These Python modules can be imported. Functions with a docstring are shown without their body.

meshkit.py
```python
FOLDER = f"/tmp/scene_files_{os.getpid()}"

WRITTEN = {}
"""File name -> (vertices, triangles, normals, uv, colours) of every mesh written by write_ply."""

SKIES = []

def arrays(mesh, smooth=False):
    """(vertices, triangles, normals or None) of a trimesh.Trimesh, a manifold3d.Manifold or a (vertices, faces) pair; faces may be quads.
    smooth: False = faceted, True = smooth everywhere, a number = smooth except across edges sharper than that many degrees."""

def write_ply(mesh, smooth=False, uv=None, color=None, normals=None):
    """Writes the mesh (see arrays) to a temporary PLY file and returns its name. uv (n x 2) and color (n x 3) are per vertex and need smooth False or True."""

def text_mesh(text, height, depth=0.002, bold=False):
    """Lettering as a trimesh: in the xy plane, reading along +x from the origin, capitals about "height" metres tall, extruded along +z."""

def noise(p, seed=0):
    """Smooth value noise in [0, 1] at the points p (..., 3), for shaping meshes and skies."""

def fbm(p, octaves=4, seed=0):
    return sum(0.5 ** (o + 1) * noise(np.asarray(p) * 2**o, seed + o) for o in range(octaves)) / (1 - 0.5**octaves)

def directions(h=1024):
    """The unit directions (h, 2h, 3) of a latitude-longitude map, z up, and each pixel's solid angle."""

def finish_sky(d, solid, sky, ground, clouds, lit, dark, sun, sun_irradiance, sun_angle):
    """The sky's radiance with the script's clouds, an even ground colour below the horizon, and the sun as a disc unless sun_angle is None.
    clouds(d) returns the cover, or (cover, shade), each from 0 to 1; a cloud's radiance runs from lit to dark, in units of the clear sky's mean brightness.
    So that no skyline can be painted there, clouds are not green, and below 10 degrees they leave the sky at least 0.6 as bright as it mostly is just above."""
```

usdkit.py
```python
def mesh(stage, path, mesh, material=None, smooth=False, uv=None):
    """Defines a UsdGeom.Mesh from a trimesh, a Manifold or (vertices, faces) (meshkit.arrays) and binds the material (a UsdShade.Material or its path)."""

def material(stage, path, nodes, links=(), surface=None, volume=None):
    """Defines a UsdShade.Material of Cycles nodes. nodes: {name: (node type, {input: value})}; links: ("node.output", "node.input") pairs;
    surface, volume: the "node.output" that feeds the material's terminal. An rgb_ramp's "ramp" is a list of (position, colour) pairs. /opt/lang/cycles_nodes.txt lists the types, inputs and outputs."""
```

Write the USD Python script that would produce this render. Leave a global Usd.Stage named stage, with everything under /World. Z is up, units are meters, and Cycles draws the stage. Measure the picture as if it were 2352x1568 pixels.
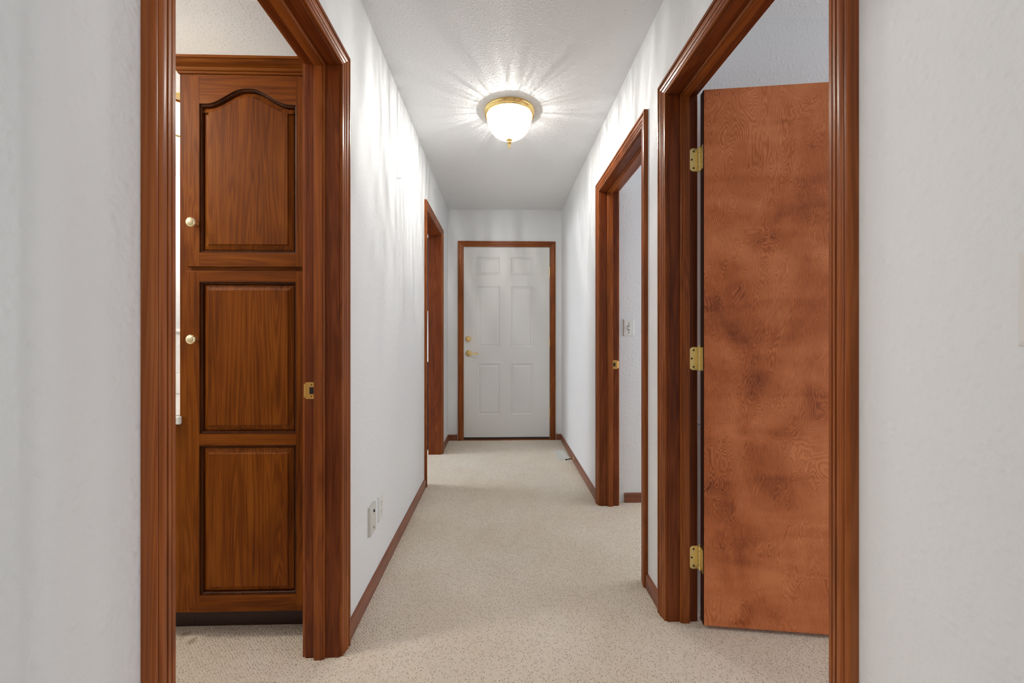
import math, random
import numpy as np, trimesh, usdkit, meshkit
import manifold3d as m3
from shapely.geometry import Polygon
from pxr import Usd, UsdGeom, UsdLux, UsdShade, Sdf, Gf

random.seed(7)
stage = Usd.Stage.CreateInMemory()
UsdGeom.SetStageUpAxis(stage, "Z")
UsdGeom.SetStageMetersPerUnit(stage, 1.0)
UsdGeom.Xform.Define(stage, "/World")

# ------------------------------------------------------------------ camera and light
EYE = 1.114
YAW = 0.0277
FPX = 945.0
cam = UsdGeom.Camera.Define(stage, "/World/camera")
cam.AddTranslateOp().Set(Gf.Vec3d(0, 0, EYE))
cam.AddRotateZOp().Set(-math.degrees(YAW))
cam.AddRotateXOp().Set(90.0)
cam.CreateHorizontalApertureAttr(36.0)
cam.CreateVerticalApertureAttr(24.0)
cam.CreateFocalLengthAttr(FPX / 2352 * 36)
cam.CreateVerticalApertureOffsetAttr(-13.7 / 2352 * 36)
cam.CreateClippingRangeAttr(Gf.Vec2f(0.02, 100))
cam.CreateExposureAttr(0.0)

DAY = (0.99, 1.0, 1.04)
WARM = (1.0, 0.985, 0.95)


def rect_light(name, loc, aim, w, h, power, color):
    """Daylight, from a window or added: a rectangle at loc that shines towards aim (a unit axis)."""
    l = UsdLux.RectLight.Define(stage, "/World/" + name)
    z = -np.array(aim, float) / np.linalg.norm(aim)
    up = np.array([0, 0, 1.0]) if abs(z[2]) < .9 else np.array([0, 1.0, 0])
    x = np.cross(up, z); x /= np.linalg.norm(x)
    y = np.cross(z, x)
    m = Gf.Matrix4d(*x, 0, *y, 0, *z, 0, *loc, 1)
    l.AddTransformOp().Set(m)
    l.CreateWidthAttr(w); l.CreateHeightAttr(h)
    l.CreateIntensityAttr(power)
    l.CreateColorAttr(Gf.Vec3f(*color))
    return l


LIGHTS = {"living": 5.0, "side": 5.6, "kitchen": 25.0, "room": 6.0, "passage": 6.4, "lamp": 92000.0, "bath": 16.0, "bathtop": 74.0}
rect_light("added_living_light", (3.88, -2.2, 1.35), (-1, 0, 0), 2.0, 1.5, LIGHTS["living"], DAY)  # added unseen light, set to brighten the walls by the camera
rect_light("added_side_light", (-3.88, -0.40, 1.35), (1, 0, 0), 1.1, 1.5, LIGHTS["side"], DAY)  # added unseen light, placed to brighten the near right wall
rect_light("daylight_kitchen_window", (-3.80, 3.42, 1.72), (1, 0, -0.9), 0.8, 1.0, LIGHTS["kitchen"], (.95, .99, 1.06))
rect_light("daylight_room_window", (3.88, 1.0, 1.15), (-1, 0, 0), 1.0, 1.3, LIGHTS["room"], DAY)
rect_light("daylight_passage_window", (2.88, 2.25, 1.4), (-1, 0, 0), 0.7, 1.2, LIGHTS["passage"], DAY)

# ------------------------------------------------------------------ helpers
NAMES = {}
BASE = {}


def numbered(parent, name):
    k = (parent, name)
    n = NAMES.get(k, 0); NAMES[k] = n + 1
    return f"{parent}/{name}" if n == 0 else f"{parent}/{name}_{n:03d}"


def tag(prim, label=None, cat=None, group=None, kind=None):
    p = prim.GetPrim() if hasattr(prim, "GetPrim") else prim
    for k, v in (("label", label), ("category", cat), ("group", group), ("kind", kind)):
        if v:
            p.SetCustomDataByKey(k, v)
    return p


def thing(name, label, cat, base, group=None, kind=None, parent="/World"):
    path = numbered(parent, name)
    x = UsdGeom.Xform.Define(stage, path)
    off = np.array(BASE.get(parent, (0, 0, 0)), float)
    x.AddTranslateOp().Set(Gf.Vec3d(*map(float, np.array(base) - off)))
    BASE[path] = np.array(base, float)
    tag(x, label, cat, group, kind)
    return path


def va(mesh):
    if isinstance(mesh, m3.Manifold):
        m = mesh.to_mesh()
        return trimesh.Trimesh(m.vert_properties[:, :3], m.tri_verts, process=False)
    if isinstance(mesh, tuple):
        v, f = mesh
        return trimesh.Trimesh(np.asarray(v), np.asarray(f), process=False)
    return mesh


def obj(name, mesh, mat, parent="/World", smooth=False, label=None, cat=None, group=None, kind=None):
    """One Mesh prim; vertices are given in world space and moved to the parent's base. With no thing as parent the prim's own origin is its base."""
    path = numbered(parent, name)
    t = va(mesh if not isinstance(mesh, list) else cat_(mesh)).copy()
    base = BASE.get(parent)
    if base is None:
        lo, hi = t.bounds
        base = np.array([(lo[0] + hi[0]) / 2, (lo[1] + hi[1]) / 2, lo[2]])
        own = base
    else:
        own = None
    t.vertices = t.vertices - base
    g = usdkit.mesh(stage, path, t, M[mat], smooth=smooth)
    if own is not None:
        UsdGeom.Xformable(g).AddTranslateOp().Set(Gf.Vec3d(*map(float, own)))
    BASE[path] = base
    tag(g, label, cat, group, kind)
    return path


def cat_(ms):
    return trimesh.util.concatenate([va(m) for m in ms])


def box(x0, x1, y0, y1, z0, z1):
    b = trimesh.creation.box((abs(x1 - x0), abs(y1 - y0), abs(z1 - z0)))
    b.apply_translation(((x0 + x1) / 2, (y0 + y1) / 2, (z0 + z1) / 2))
    return b


def cbox(x0, x1, y0, y1, z0, z1, c=.002):
    """A box with chamfered edges."""
    lo = np.array([min(x0, x1), min(y0, y1), min(z0, z1)]); hi = np.array([max(x0, x1), max(y0, y1), max(z0, z1)])
    pts = []
    for sx in (0, 1):
        for sy in (0, 1):
            for sz in (0, 1):
                s = np.array([sx, sy, sz]); p = np.where(s, hi, lo); d = np.where(s, -c, c)
                for k in range(3):
                    q = p + d; q[k] = p[k]; pts.append(q)
    return va(m3.Manifold.hull_points(np.array(pts)))


def mbox(x0, x1, y0, y1, z0, z1):
    return m3.Manifold.cube((x1 - x0, y1 - y0, z1 - z0)).translate((x0, y0, z0))


def cap(poly2d):
    v, f = trimesh.creation.triangulate_polygon(Polygon(poly2d), engine="earcut")
    return v, f


def loft(rings, cap0=True, cap1=True, closed=True):
    """Joins rings (k x n x 3) of equal count by quads; caps triangulate the first and last rings."""
    rings = np.asarray(rings, float)
    k, n = rings.shape[:2]
    f = []
    for i in range(k - 1):
        for j in range(n if closed else n - 1):
            a, b = i * n + j, i * n + (j + 1) % n
            f += [(a, b, b + n), (a, b + n, a + n)]
    v = rings.reshape(-1, 3)
    ms = [trimesh.Trimesh(v, f, process=False)]
    for on, r, flip in ((cap0, rings[0], True), (cap1, rings[-1], False)):
        if not on:
            continue
        nrm = np.zeros(3)
        for j in range(n):
            nrm += np.cross(r[j], r[(j + 1) % n])
        ax = int(np.argmax(np.abs(nrm)))
        keep = [i for i in range(3) if i != ax]
        vv, ff = cap(r[:, keep])
        idx = np.array([int(np.argmin(((r[:, keep] - p) ** 2).sum(1))) for p in vv])
        tri = idx[np.asarray(ff)]
        a, b, c = r[tri[:, 0]], r[tri[:, 1]], r[tri[:, 2]]
        want = (-nrm if flip else nrm)
        good = (np.cross(b - a, c - a) @ want) > 0
        tri = np.where(good[:, None], tri, tri[:, ::-1])
        ms.append(trimesh.Trimesh(r, tri, process=False))
    out = trimesh.util.concatenate(ms)
    out.merge_vertices()
    if out.is_watertight and out.volume < 0:
        out.invert()
    return out


def lathe(prof, n=48, center=(0, 0, 0), rmod=None):
    """prof: (r, z) pairs; rmod(phi, k) scales the radius."""
    vs, f = [], []
    for k, (r, z) in enumerate(prof):
        for j in range(n):
            p = 2 * math.pi * j / n
            rr = r * (rmod(p, k) if rmod else 1)
            vs.append((rr * math.cos(p), rr * math.sin(p), z))
    m = len(prof)
    for k in range(m - 1):
        for j in range(n):
            a, b = k * n + j, k * n + (j + 1) % n
            f += [(a, b, b + n), (a, b + n, a + n)]
    t = trimesh.Trimesh(np.array(vs), f, process=False)
    t.apply_translation(center)
    t.fix_normals()
    return t


def turn(mesh, axis, deg, about=(0, 0, 0)):
    t = va(mesh).copy()
    t.apply_transform(trimesh.transformations.rotation_matrix(math.radians(deg), axis, about))
    return t


def rod(p0, p1, r, n=12):
    p0, p1 = np.array(p0, float), np.array(p1, float)
    return trimesh.creation.cylinder(r, segment=[p0, p1], sections=n)


def inset(poly, d):
    """Moves each vertex of a counter-clockwise polygon inwards by d along its corner's bisector (vertex count kept)."""
    p = np.asarray(poly, float)
    e = np.roll(p, -1, 0) - p
    e /= np.linalg.norm(e, axis=1, keepdims=True)
    n1 = np.stack([-e[:, 1], e[:, 0]], 1)
    n0 = np.roll(n1, 1, 0)
    b = n0 + n1
    return p + d * b / np.maximum((b * n1).sum(1, keepdims=True), .2)


# ------------------------------------------------------------------ materials
M = {}
LOOK = "/World/Looks/"


def mat(name, nodes, links=(), surface="p.BSDF"):
    M[name] = usdkit.material(stage, LOOK + name, nodes, links, surface)


def plain(name, color, rough=.5, metal=0.0, **kw):
    mat(name, {"p": ("principled_bsdf", {"base_color": color, "roughness": rough, "metallic": metal, **kw})})


def paint(name, color, scale, strength, dist, rough=.6, speck=0.0):
    mat(name, {
        "g": ("geometry", {}),
        "n": ("noise_texture", {"scale": scale, "detail": 3.0, "roughness": .55}),
        "v": ("voronoi_texture", {"scale": scale * .42, "randomness": 1.0}),
        "vr": ("map_range", {"from_min": 0.05, "from_max": .42, "to_min": 1.0, "to_max": 0.0, "clamp": True}),
        "h": ("math", {"math_type": "multiply_add", "value2": .8}),
        "b": ("bump", {"strength": strength, "distance": dist}),
        "n2": ("noise_texture", {"scale": 1.3, "detail": 3.0}),
        "r": ("rgb_ramp", {"ramp": [(.3, tuple(c * .97 for c in color)), (.7, color)]}),
        "p": ("principled_bsdf", {"roughness": rough, "specular_ior_level": .3}),
    }, [("g.position", "n.vector"), ("g.position", "v.vector"), ("g.position", "n2.vector"), ("v.distance", "vr.value"),
        ("vr.result", "h.value1"), ("n.fac", "h.value3"), ("h.value", "b.height"), ("b.normal", "p.normal"),
        ("n2.fac", "r.fac"), ("r.color", "p.base_color")])


paint("wall_paint", (.845, .86, .875), 120.0, .55, .0022)
paint("ceiling_paint", (.86, .87, .88), 150.0, .6, .003, rough=.55)


def wood(name, axis, dark, mid, light, rough=.3, coat=.25, fine=1.0, blotch=1.0, spec=.32):
    """Stained wood with its grain along the world axis 0, 1 or 2."""
    s = [38.0 * fine] * 3; s[axis] = 1.6
    s2 = [260.0 * fine] * 3; s2[axis] = 9.0
    s3 = [5.0] * 3; s3[axis] = 1.6
    s4 = [16.0] * 3; s4[axis] = .8
    mat(name, {
        "g": ("geometry", {}),
        "m1": ("mapping", {"scale": tuple(s)}), "m2": ("mapping", {"scale": tuple(s2)}), "m3": ("mapping", {"scale": tuple(s3)}), "m4": ("mapping", {"scale": tuple(s4)}),
        "n1": ("noise_texture", {"scale": 1.0, "detail": 4.0, "roughness": .6, "distortion": .6}),
        "n2": ("noise_texture", {"scale": 1.0, "detail": 2.0}),
        "n3": ("noise_texture", {"scale": 1.0, "detail": 3.0, "distortion": .8}),
        "n4": ("noise_texture", {"scale": 1.0, "detail": 2.0, "distortion": 1.2}),
        "s4": ("math", {"math_type": "multiply", "value2": 55.0}), "sn": ("math", {"math_type": "sine"}),
        "a1": ("math", {"math_type": "multiply_add", "value2": .35}),
        "k3": ("math", {"math_type": "multiply", "value2": .50 * blotch}),
        "a2": ("math", {"math_type": "multiply_add", "value2": .075}),
        "a3": ("math", {"math_type": "multiply_add", "value2": .20}),
        "r": ("rgb_ramp", {"ramp": [(.30, dark), (.55, mid), (.80, light)]}),
        "b": ("bump", {"strength": .08, "distance": .001}),
        "p": ("principled_bsdf", {"roughness": rough, "coat_weight": coat, "coat_roughness": .2, "specular_ior_level": spec}),
    }, [("g.position", "m1.vector"), ("g.position", "m2.vector"), ("g.position", "m3.vector"), ("g.position", "m4.vector"),
        ("m1.vector", "n1.vector"), ("m2.vector", "n2.vector"), ("m3.vector", "n3.vector"), ("m4.vector", "n4.vector"),
        ("n4.fac", "s4.value1"), ("s4.value", "sn.value1"),
        ("n3.fac", "k3.value1"), ("n1.fac", "a1.value1"), ("k3.value", "a1.value3"),
        ("sn.value", "a2.value1"), ("a1.value", "a2.value3"), ("n2.fac", "a3.value1"), ("a2.value", "a3.value3"),
        ("a3.value", "r.fac"), ("r.color", "p.base_color"), ("n2.fac", "b.height"), ("b.normal", "p.normal")])


TRIM_D, TRIM_M, TRIM_L = (.150, .035, .006), (.280, .072, .013), (.385, .122, .030)
CAB_D, CAB_M, CAB_L = (.080, .017, .001), (.205, .051, .003), (.31, .098, .009)
for k, ax in enumerate("xyz"):
    wood("trim_wood_" + ax, k, TRIM_D, TRIM_M, TRIM_L, rough=.34, coat=.12, spec=.18)
    wood("cabinet_wood_" + ax, k, CAB_D, CAB_M, CAB_L, rough=.44, coat=.0, spec=.12)
wood("groove_glaze_shade", 2, (.022, .006, .002), (.075, .019, .003), (.13, .036, .006), rough=.36, coat=.03, spec=.16)  # dark groove finish: glaze, with groove shade painted into the colour
wood("jamb_wood_z", 2, (.075, .015, .004), (.170, .037, .008), (.27, .072, .018), rough=.36, coat=.08, spec=.16)
wood("jamb_wood_y", 1, (.075, .015, .004), (.170, .037, .008), (.27, .072, .018), rough=.36, coat=.08, spec=.16)
wood("base_wood_y", 1, (.13, .036, .018), (.235, .078, .038), (.33, .125, .065), rough=.38, coat=.2)
wood("base_wood_x", 0, (.13, .036, .018), (.235, .078, .038), (.33, .125, .065), rough=.38, coat=.2)
wood("edge_shade_wood", 2, (.02, .006, .003), (.05, .014, .006), (.08, .024, .010), rough=.45, coat=0, spec=.2)
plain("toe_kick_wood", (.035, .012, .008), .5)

# plain-sliced birch veneer: swirling growth lines are the contours of a slow noise
mat("birch_veneer", {
    "g": ("geometry", {}),
    "m1": ("mapping", {"scale": (5.2, 5.2, 2.1), "location": (3.1, 0, .4)}),
    "n1": ("noise_texture", {"scale": 1.0, "detail": 3.4, "roughness": .46, "distortion": 1.0}),
    "k1": ("math", {"math_type": "multiply", "value2": 440.0}), "s1": ("math", {"math_type": "sine"}),
    "m2": ("mapping", {"scale": (5.0, 5.0, 3.2)}), "n2": ("noise_texture", {"scale": 1.0, "detail": 4.0, "distortion": .8}),
    "m3": ("mapping", {"scale": (420.0, 420.0, 40.0)}), "n3": ("noise_texture", {"scale": 1.0, "detail": 2.0}),
    "m4": ("mapping", {"scale": (2.2, 2.2, 9.0)}), "n4": ("noise_texture", {"scale": 1.0, "detail": 2.0, "distortion": 1.0}),
    "nm": ("noise_texture", {"scale": 7.0, "detail": 3.0}), "mr": ("map_range", {"from_min": .35, "from_max": .68, "to_min": .012, "to_max": .095, "clamp": True}),
    "c1": ("math", {"math_type": "multiply_add", "value3": 0.0}),
    "c2": ("math", {"math_type": "multiply_add", "value2": .62}),
    "c3": ("math", {"math_type": "multiply_add", "value2": .22}),
    "c4": ("math", {"math_type": "multiply_add", "value2": .34}),
    "r": ("rgb_ramp", {"ramp": [(.36, (.24, .060, .022)), (.56, (.56, .165, .056)), (.78, (.78, .285, .118))]}),
    "p": ("principled_bsdf", {"roughness": .45, "coat_weight": .08, "coat_roughness": .25, "specular_ior_level": .22}),
}, [("g.position", "m1.vector"), ("g.position", "m2.vector"), ("g.position", "m3.vector"), ("g.position", "m4.vector"),
    ("m1.vector", "n1.vector"), ("m2.vector", "n2.vector"), ("m3.vector", "n3.vector"), ("m4.vector", "n4.vector"),
    ("n1.fac", "k1.value1"), ("k1.value", "s1.value1"), ("s1.value", "c1.value1"), ("g.position", "nm.vector"), ("nm.fac", "mr.value"), ("mr.result", "c1.value2"),
    ("n2.fac", "c2.value1"), ("c1.value", "c2.value3"), ("n3.fac", "c3.value1"), ("c2.value", "c3.value3"),
    ("n4.fac", "c4.value1"), ("c3.value", "c4.value3"),
    ("c4.value", "r.fac"), ("r.color", "p.base_color")])

# loop carpet: tufts in slanting rows, some of them brown flecks
mat("carpet", {
    "g": ("geometry", {}),
    "m": ("mapping", {"scale": (150.0, 105.0, 0.0), "rotation": (0, 0, math.radians(33))}),
    "v": ("voronoi_texture", {"dimensions": "2D", "scale": 1.0, "randomness": .55}),
    "w": ("white_noise_texture", {}),
    "hr": ("map_range", {"from_min": .0, "from_max": .65, "to_min": 1.0, "to_max": 0.0, "clamp": True}),
    "nf": ("noise_texture", {"scale": 600.0, "detail": 2.0}),
    "hh": ("math", {"math_type": "multiply_add", "value2": .5}),
    "nl": ("noise_texture", {"scale": 1.9, "detail": 4.0, "roughness": .6}),
    "base": ("rgb_ramp", {"ramp": [(.36, (.87, .765, .620)), (.64, (.93, .845, .725))]}),
    "d1": ("map_range", {"from_min": .16, "from_max": .36, "to_min": 1.0, "to_max": 0.0, "clamp": True}),
    "d2": ("map_range", {"from_min": .45, "from_max": 1.0, "to_min": 0.0, "to_max": .85, "clamp": True}),
    "dm": ("math", {"math_type": "multiply"}),
    "gap": ("rgb_ramp", {"ramp": [(.40, (1, 1, 1)), (.80, (.86, .84, .80))]}),
    "x1": ("mix_color", {"blend_type": "mix", "b": (.26, .17, .11)}), "x2": ("mix_color", {"blend_type": "multiply", "fac": 1.0}),
    "st1": ("vector_math", {"math_type": "distance", "vector2": (-1.165, 1.548, .012)}), "st2": ("vector_math", {"math_type": "distance", "vector2": (-1.115, 1.515, .012)}),
    "sm": ("math", {"math_type": "minimum"}), "sn": ("noise_texture", {"scale": 60.0, "detail": 2.0}), "sa": ("math", {"math_type": "multiply_add", "value2": .030}),
    "sr": ("map_range", {"from_min": .022, "from_max": .036, "to_min": .55, "to_max": 0.0, "clamp": True}),
    "x3": ("mix_color", {"blend_type": "mix", "b": (.34, .20, .075)}),
    "b": ("bump", {"strength": .7, "distance": .004}),
    "p": ("principled_bsdf", {"roughness": .95, "specular_ior_level": .1, "sheen_weight": .1}),
}, [("g.position", "m.vector"), ("m.vector", "v.vector"), ("v.position", "w.vector"), ("g.position", "nf.vector"), ("g.position", "nl.vector"),
    ("v.distance", "hr.value"), ("nf.fac", "hh.value1"), ("hr.result", "hh.value3"), ("hh.value", "b.height"), ("b.normal", "p.normal"),
    ("nl.fac", "base.fac"), ("v.distance", "d1.value"), ("w.value", "d2.value"), ("d1.result", "dm.value1"), ("d2.result", "dm.value2"), ("v.distance", "gap.fac"),
    ("base.color", "x1.a"), ("dm.value", "x1.fac"), ("x1.result", "x2.a"), ("gap.color", "x2.b"), ("g.position", "st1.vector1"), ("g.position", "st2.vector1"), ("st1.value", "sm.value1"), ("st2.value", "sm.value2"), ("g.position", "sn.vector"), ("sn.fac", "sa.value1"), ("sm.value", "sa.value3"), ("sa.value", "sr.value"), ("sr.result", "x3.fac"), ("x2.result", "x3.a"), ("x3.result", "p.base_color")])

plain("door_paint", (.76, .755, .735), .45)
plain("plate_plastic", (.80, .80, .78), .35)
plain("plate_plastic_ivory", (.66, .655, .61), .4)
plain("screw_dark", (.10, .08, .05), .4, .6)
plain("slot_dark", (.03, .03, .03), .6)
plain("black_gap", (.012, .010, .010), .7)
plain("dark_threshold", (.035, .025, .022), .5)
plain("weatherstrip", (.62, .52, .40), .5)
plain("polished_brass", (.86, .62, .26), .14, 1.0)
plain("satin_brass", (.86, .71, .33), .42, 1.0)
plain("aged_brass", (.66, .40, .12), .33, 1.0)
plain("pale_brass", (.92, .80, .52), .2, 1.0)
plain("dark_bronze", (.10, .055, .035), .35, .8)
plain("cultured_marble", (.85, .85, .83), .18)
plain("laminate", (.86, .86, .85), .3)
plain("register_enamel", (.72, .73, .68), .4)
plain("register_slot", (.28, .27, .26), .6)
plain("nail_steel", (.25, .24, .22), .4, 1.0)
plain("lamp_liner", (.40, .33, .22), .7)
plain("mirror_glass", (.93, .94, .94), .02, 1.0)
mat("bulb_glass", {"t": ("transparent_bsdf", {}), "g": ("glossy_bsdf", {"roughness": .03}), "m": ("mix_closure", {"fac": .05})},
    [("t.BSDF", "m.closure1"), ("g.BSDF", "m.closure2")], surface="m.closure")
plain("mirror_edge", (.92, .93, .93), .1)
plain("white_plastic", (.75, .78, .80), .5)
plain("dark_steel", (.03, .03, .03), .3, .6)
plain("window_vinyl", (.85, .85, .84), .4)
plain("dark_cabinet", (.055, .018, .010), .4)
mat("bulb_glow", {"e": ("emission", {"color": WARM, "strength": LIGHTS["lamp"]})}, surface="e.emission")
mat("bulb_glow_ceiling", {"e": ("emission", {"color": (1.0, .92, .80), "strength": LIGHTS["bathtop"]})}, surface="e.emission")
mat("bulb_glow_bath", {"e": ("emission", {"color": (1.0, .97, .93), "strength": LIGHTS["bath"]})}, surface="e.emission")


# ------------------------------------------------------------------ measurements
FLOOR = .012            # top of the carpet
CEIL = 2.44
XL, XR = -.5533, .6438
TH = .115
D = 4.342               # the hall's end wall
HEAD = 2.041            # underside of the door heads
YR = .25                # where the right wall ends, behind the camera's view
YB = .512               # the corner where the hall opens to the room behind the camera
L1 = (.710, 1.4247)     # door openings: near and far jamb faces
L2 = (3.065, 3.826)
R1 = (.784, 1.5665)
R2 = (1.843, 2.643)
JT = .019


# ------------------------------------------------------------------ the shell
def slab(x0, x1, y0, y1, z0, z1, holes=()):
    s = mbox(x0, x1, y0, y1, z0, z1)
    for h in holes:
        s = s - mbox(*h)
    return va(s)


def S(name, mesh, m, label, cat, smooth=False):
    return obj(name, mesh, m, smooth=smooth, label=label, cat=cat, kind="structure")


def hole_x(xa, xb, op):
    return (xa - .05, xb + .05, op[0] - JT, op[1] + JT, -.5, HEAD + JT)


S("floor", box(-4.2, 4.2, -4.8, 4.9, -.12, FLOOR), "carpet", "beige flecked loop carpet running through the hallway and side rooms", "carpet floor")
S("ceiling", box(-4.2, 4.2, -4.8, 4.9, CEIL, CEIL + .12), "ceiling_paint", "white lightly textured ceiling above the hallway", "ceiling")
Z0, Z1 = -.06, CEIL + .02
S("wall_left", slab(XL - TH, XL, YB + TH, D + .3, Z0, Z1, [hole_x(XL - TH, XL, L1), hole_x(XL - TH, XL, L2)]), "wall_paint",
  "long white hallway wall on the left with two brown framed doorways", "wall")
S("wall_right", slab(XR, XR + TH, YR, D + .1, Z0, Z1, [hole_x(XR, XR + TH, R1), hole_x(XR, XR + TH, R2)]), "wall_paint",
  "long white hallway wall on the right with two brown framed doorways", "wall")
# front wall beside the hall's mouth, with a bullnose corner
rad = .030
arc = [(XL - rad + rad * math.cos(t), YB + rad - rad * math.sin(t)) for t in np.linspace(0, math.pi / 2, 13)]
pts = [(XL, YB + TH)] + arc[0:] + [(-4.1, YB), (-4.1, YB + TH)]
pl = np.array(pts)[::-1]
S("wall_front_left", loft([np.c_[pl, np.full(len(pl), Z0)], np.c_[pl, np.full(len(pl), Z1)]]), "wall_paint",
  "white wall with a rounded corner at the far left where the hallway begins", "wall", smooth=25)


def ray(u, v):
    x, z = (u - 1176) / FPX, (770.3 - v) / FPX
    c, s = math.cos(YAW), math.sin(YAW)
    return np.array([c * x + s, -s * x + c, z])


def on_y(u, v, y):
    d = ray(u, v); return np.array([0, 0, EYE]) + d * y / d[1]


def on_x(u, v, x):
    d = ray(u, v); return np.array([0, 0, EYE]) + d * x / d[0]


# entry door position in the end wall
ED0, ED1 = -.3875, .5185
EDH = 2.045
S("wall_end", slab(XL - .01, XR + .01, D, D + .15, Z0, Z1, [(ED0 - .012, ED1 + .012, D - .1, D + .3, -.5, EDH + .010)]), "wall_paint",
  "white end wall of the hallway around the white entry door", "wall")
# the rooms to the sides and behind
S("wall_back", slab(-4.2, 4.12, -4.62, -4.5, Z0, Z1), "wall_paint", "white wall far behind the camera", "wall")
S("wall_far_left", slab(-4.12, -4.0, -4.62, 4.9, Z0, Z1, [(-4.3, -3.8, -.95, .15, .6, 2.1), (-4.3, -3.8, 2.95, 3.95, 1.05, 2.25)]), "wall_paint",
  "white outer wall far to the left with the kitchen window and an added one", "wall")
S("wall_bathroom_back", box(-4.0, XL - TH, 2.075, 2.19, Z0, Z1), "wall_paint", "white bathroom wall behind the vanity", "wall")
S("wall_bathroom_side", box(-2.62, -2.5, YB + TH, 2.075, Z0, Z1), "wall_paint", "white bathroom wall to the far left", "wall")
S("wall_kitchen_back", box(-4.0, XL - TH + .02, 4.56, 4.68, Z0, Z1), "wall_paint", "bright white kitchen wall behind the counter", "wall")
S("wall_room_back", box(XR + TH, 4.0, 1.690, 1.802, Z0, Z1), "wall_paint", "pale grey wall behind the open brown door", "wall")
S("wall_room_front", box(XR + TH, 4.0, YR, YR + TH, Z0, Z1), "wall_paint", "white wall of the right room nearest the camera", "wall")
S("wall_passage_back", box(XR + TH, 3.0, 2.702, 2.82, Z0, Z1), "wall_paint", "grey white wall seen through the second doorway on the right", "wall")
S("wall_passage_end", slab(3.0, 3.12, 1.8, 2.82, Z0, Z1, [(2.9, 3.2, 1.9, 2.6, .8, 2.0)]), "wall_paint", "end wall of the right passage with a window", "wall")
S("wall_far_right", slab(4.0, 4.12, -4.62, 1.802, Z0, Z1, [(3.8, 4.3, .5, 1.5, .5, 1.8), (3.8, 4.3, -3.2, -1.2, .6, 2.1)]), "wall_paint", "window wall of the right room", "wall")


def window(n, a0, a1, z0, z1, axis, at, label):
    """A vinyl frame with one mullion in a wall opening; axis: the wall's normal."""
    p = thing(f"window_{n}", label, "window", (at, (a0 + a1) / 2, z0) if axis == 0 else ((a0 + a1) / 2, at, z0), kind="structure")
    def b(u0, u1, w0, w1, d=.05):
        return cbox(at - d, at + d, u0, u1, w0, w1) if axis == 0 else cbox(u0, u1, at - d, at + d, w0, w1)
    obj("window_frame", [b(a0, a0 + .05, z0, z1), b(a1 - .05, a1, z0, z1), b(a0, a1, z0, z0 + .05), b(a0, a1, z1 - .05, z1)], "window_vinyl", p)
    obj("window_sill", b(a0 - .03, a1 + .03, z0 - .03, z0, .09), "window_vinyl", p)


window(1, -3.2, -1.2, .6, 2.1, 0, 4.05, "wide white framed window added for light, unseen, behind and to the right")
window(2, -.95, .15, .6, 2.1, 0, -4.05, "wide white framed side window added to light the right wall, unseen")
window(3, 2.95, 3.95, 1.05, 2.25, 0, -4.05, "white framed kitchen window lighting the far doorway")
window(4, .5, 1.5, .5, 1.8, 0, 4.05, "white framed window of the right room")
window(5, 1.9, 2.6, .8, 2.0, 0, 3.05, "small white framed window at the passage end")

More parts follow.
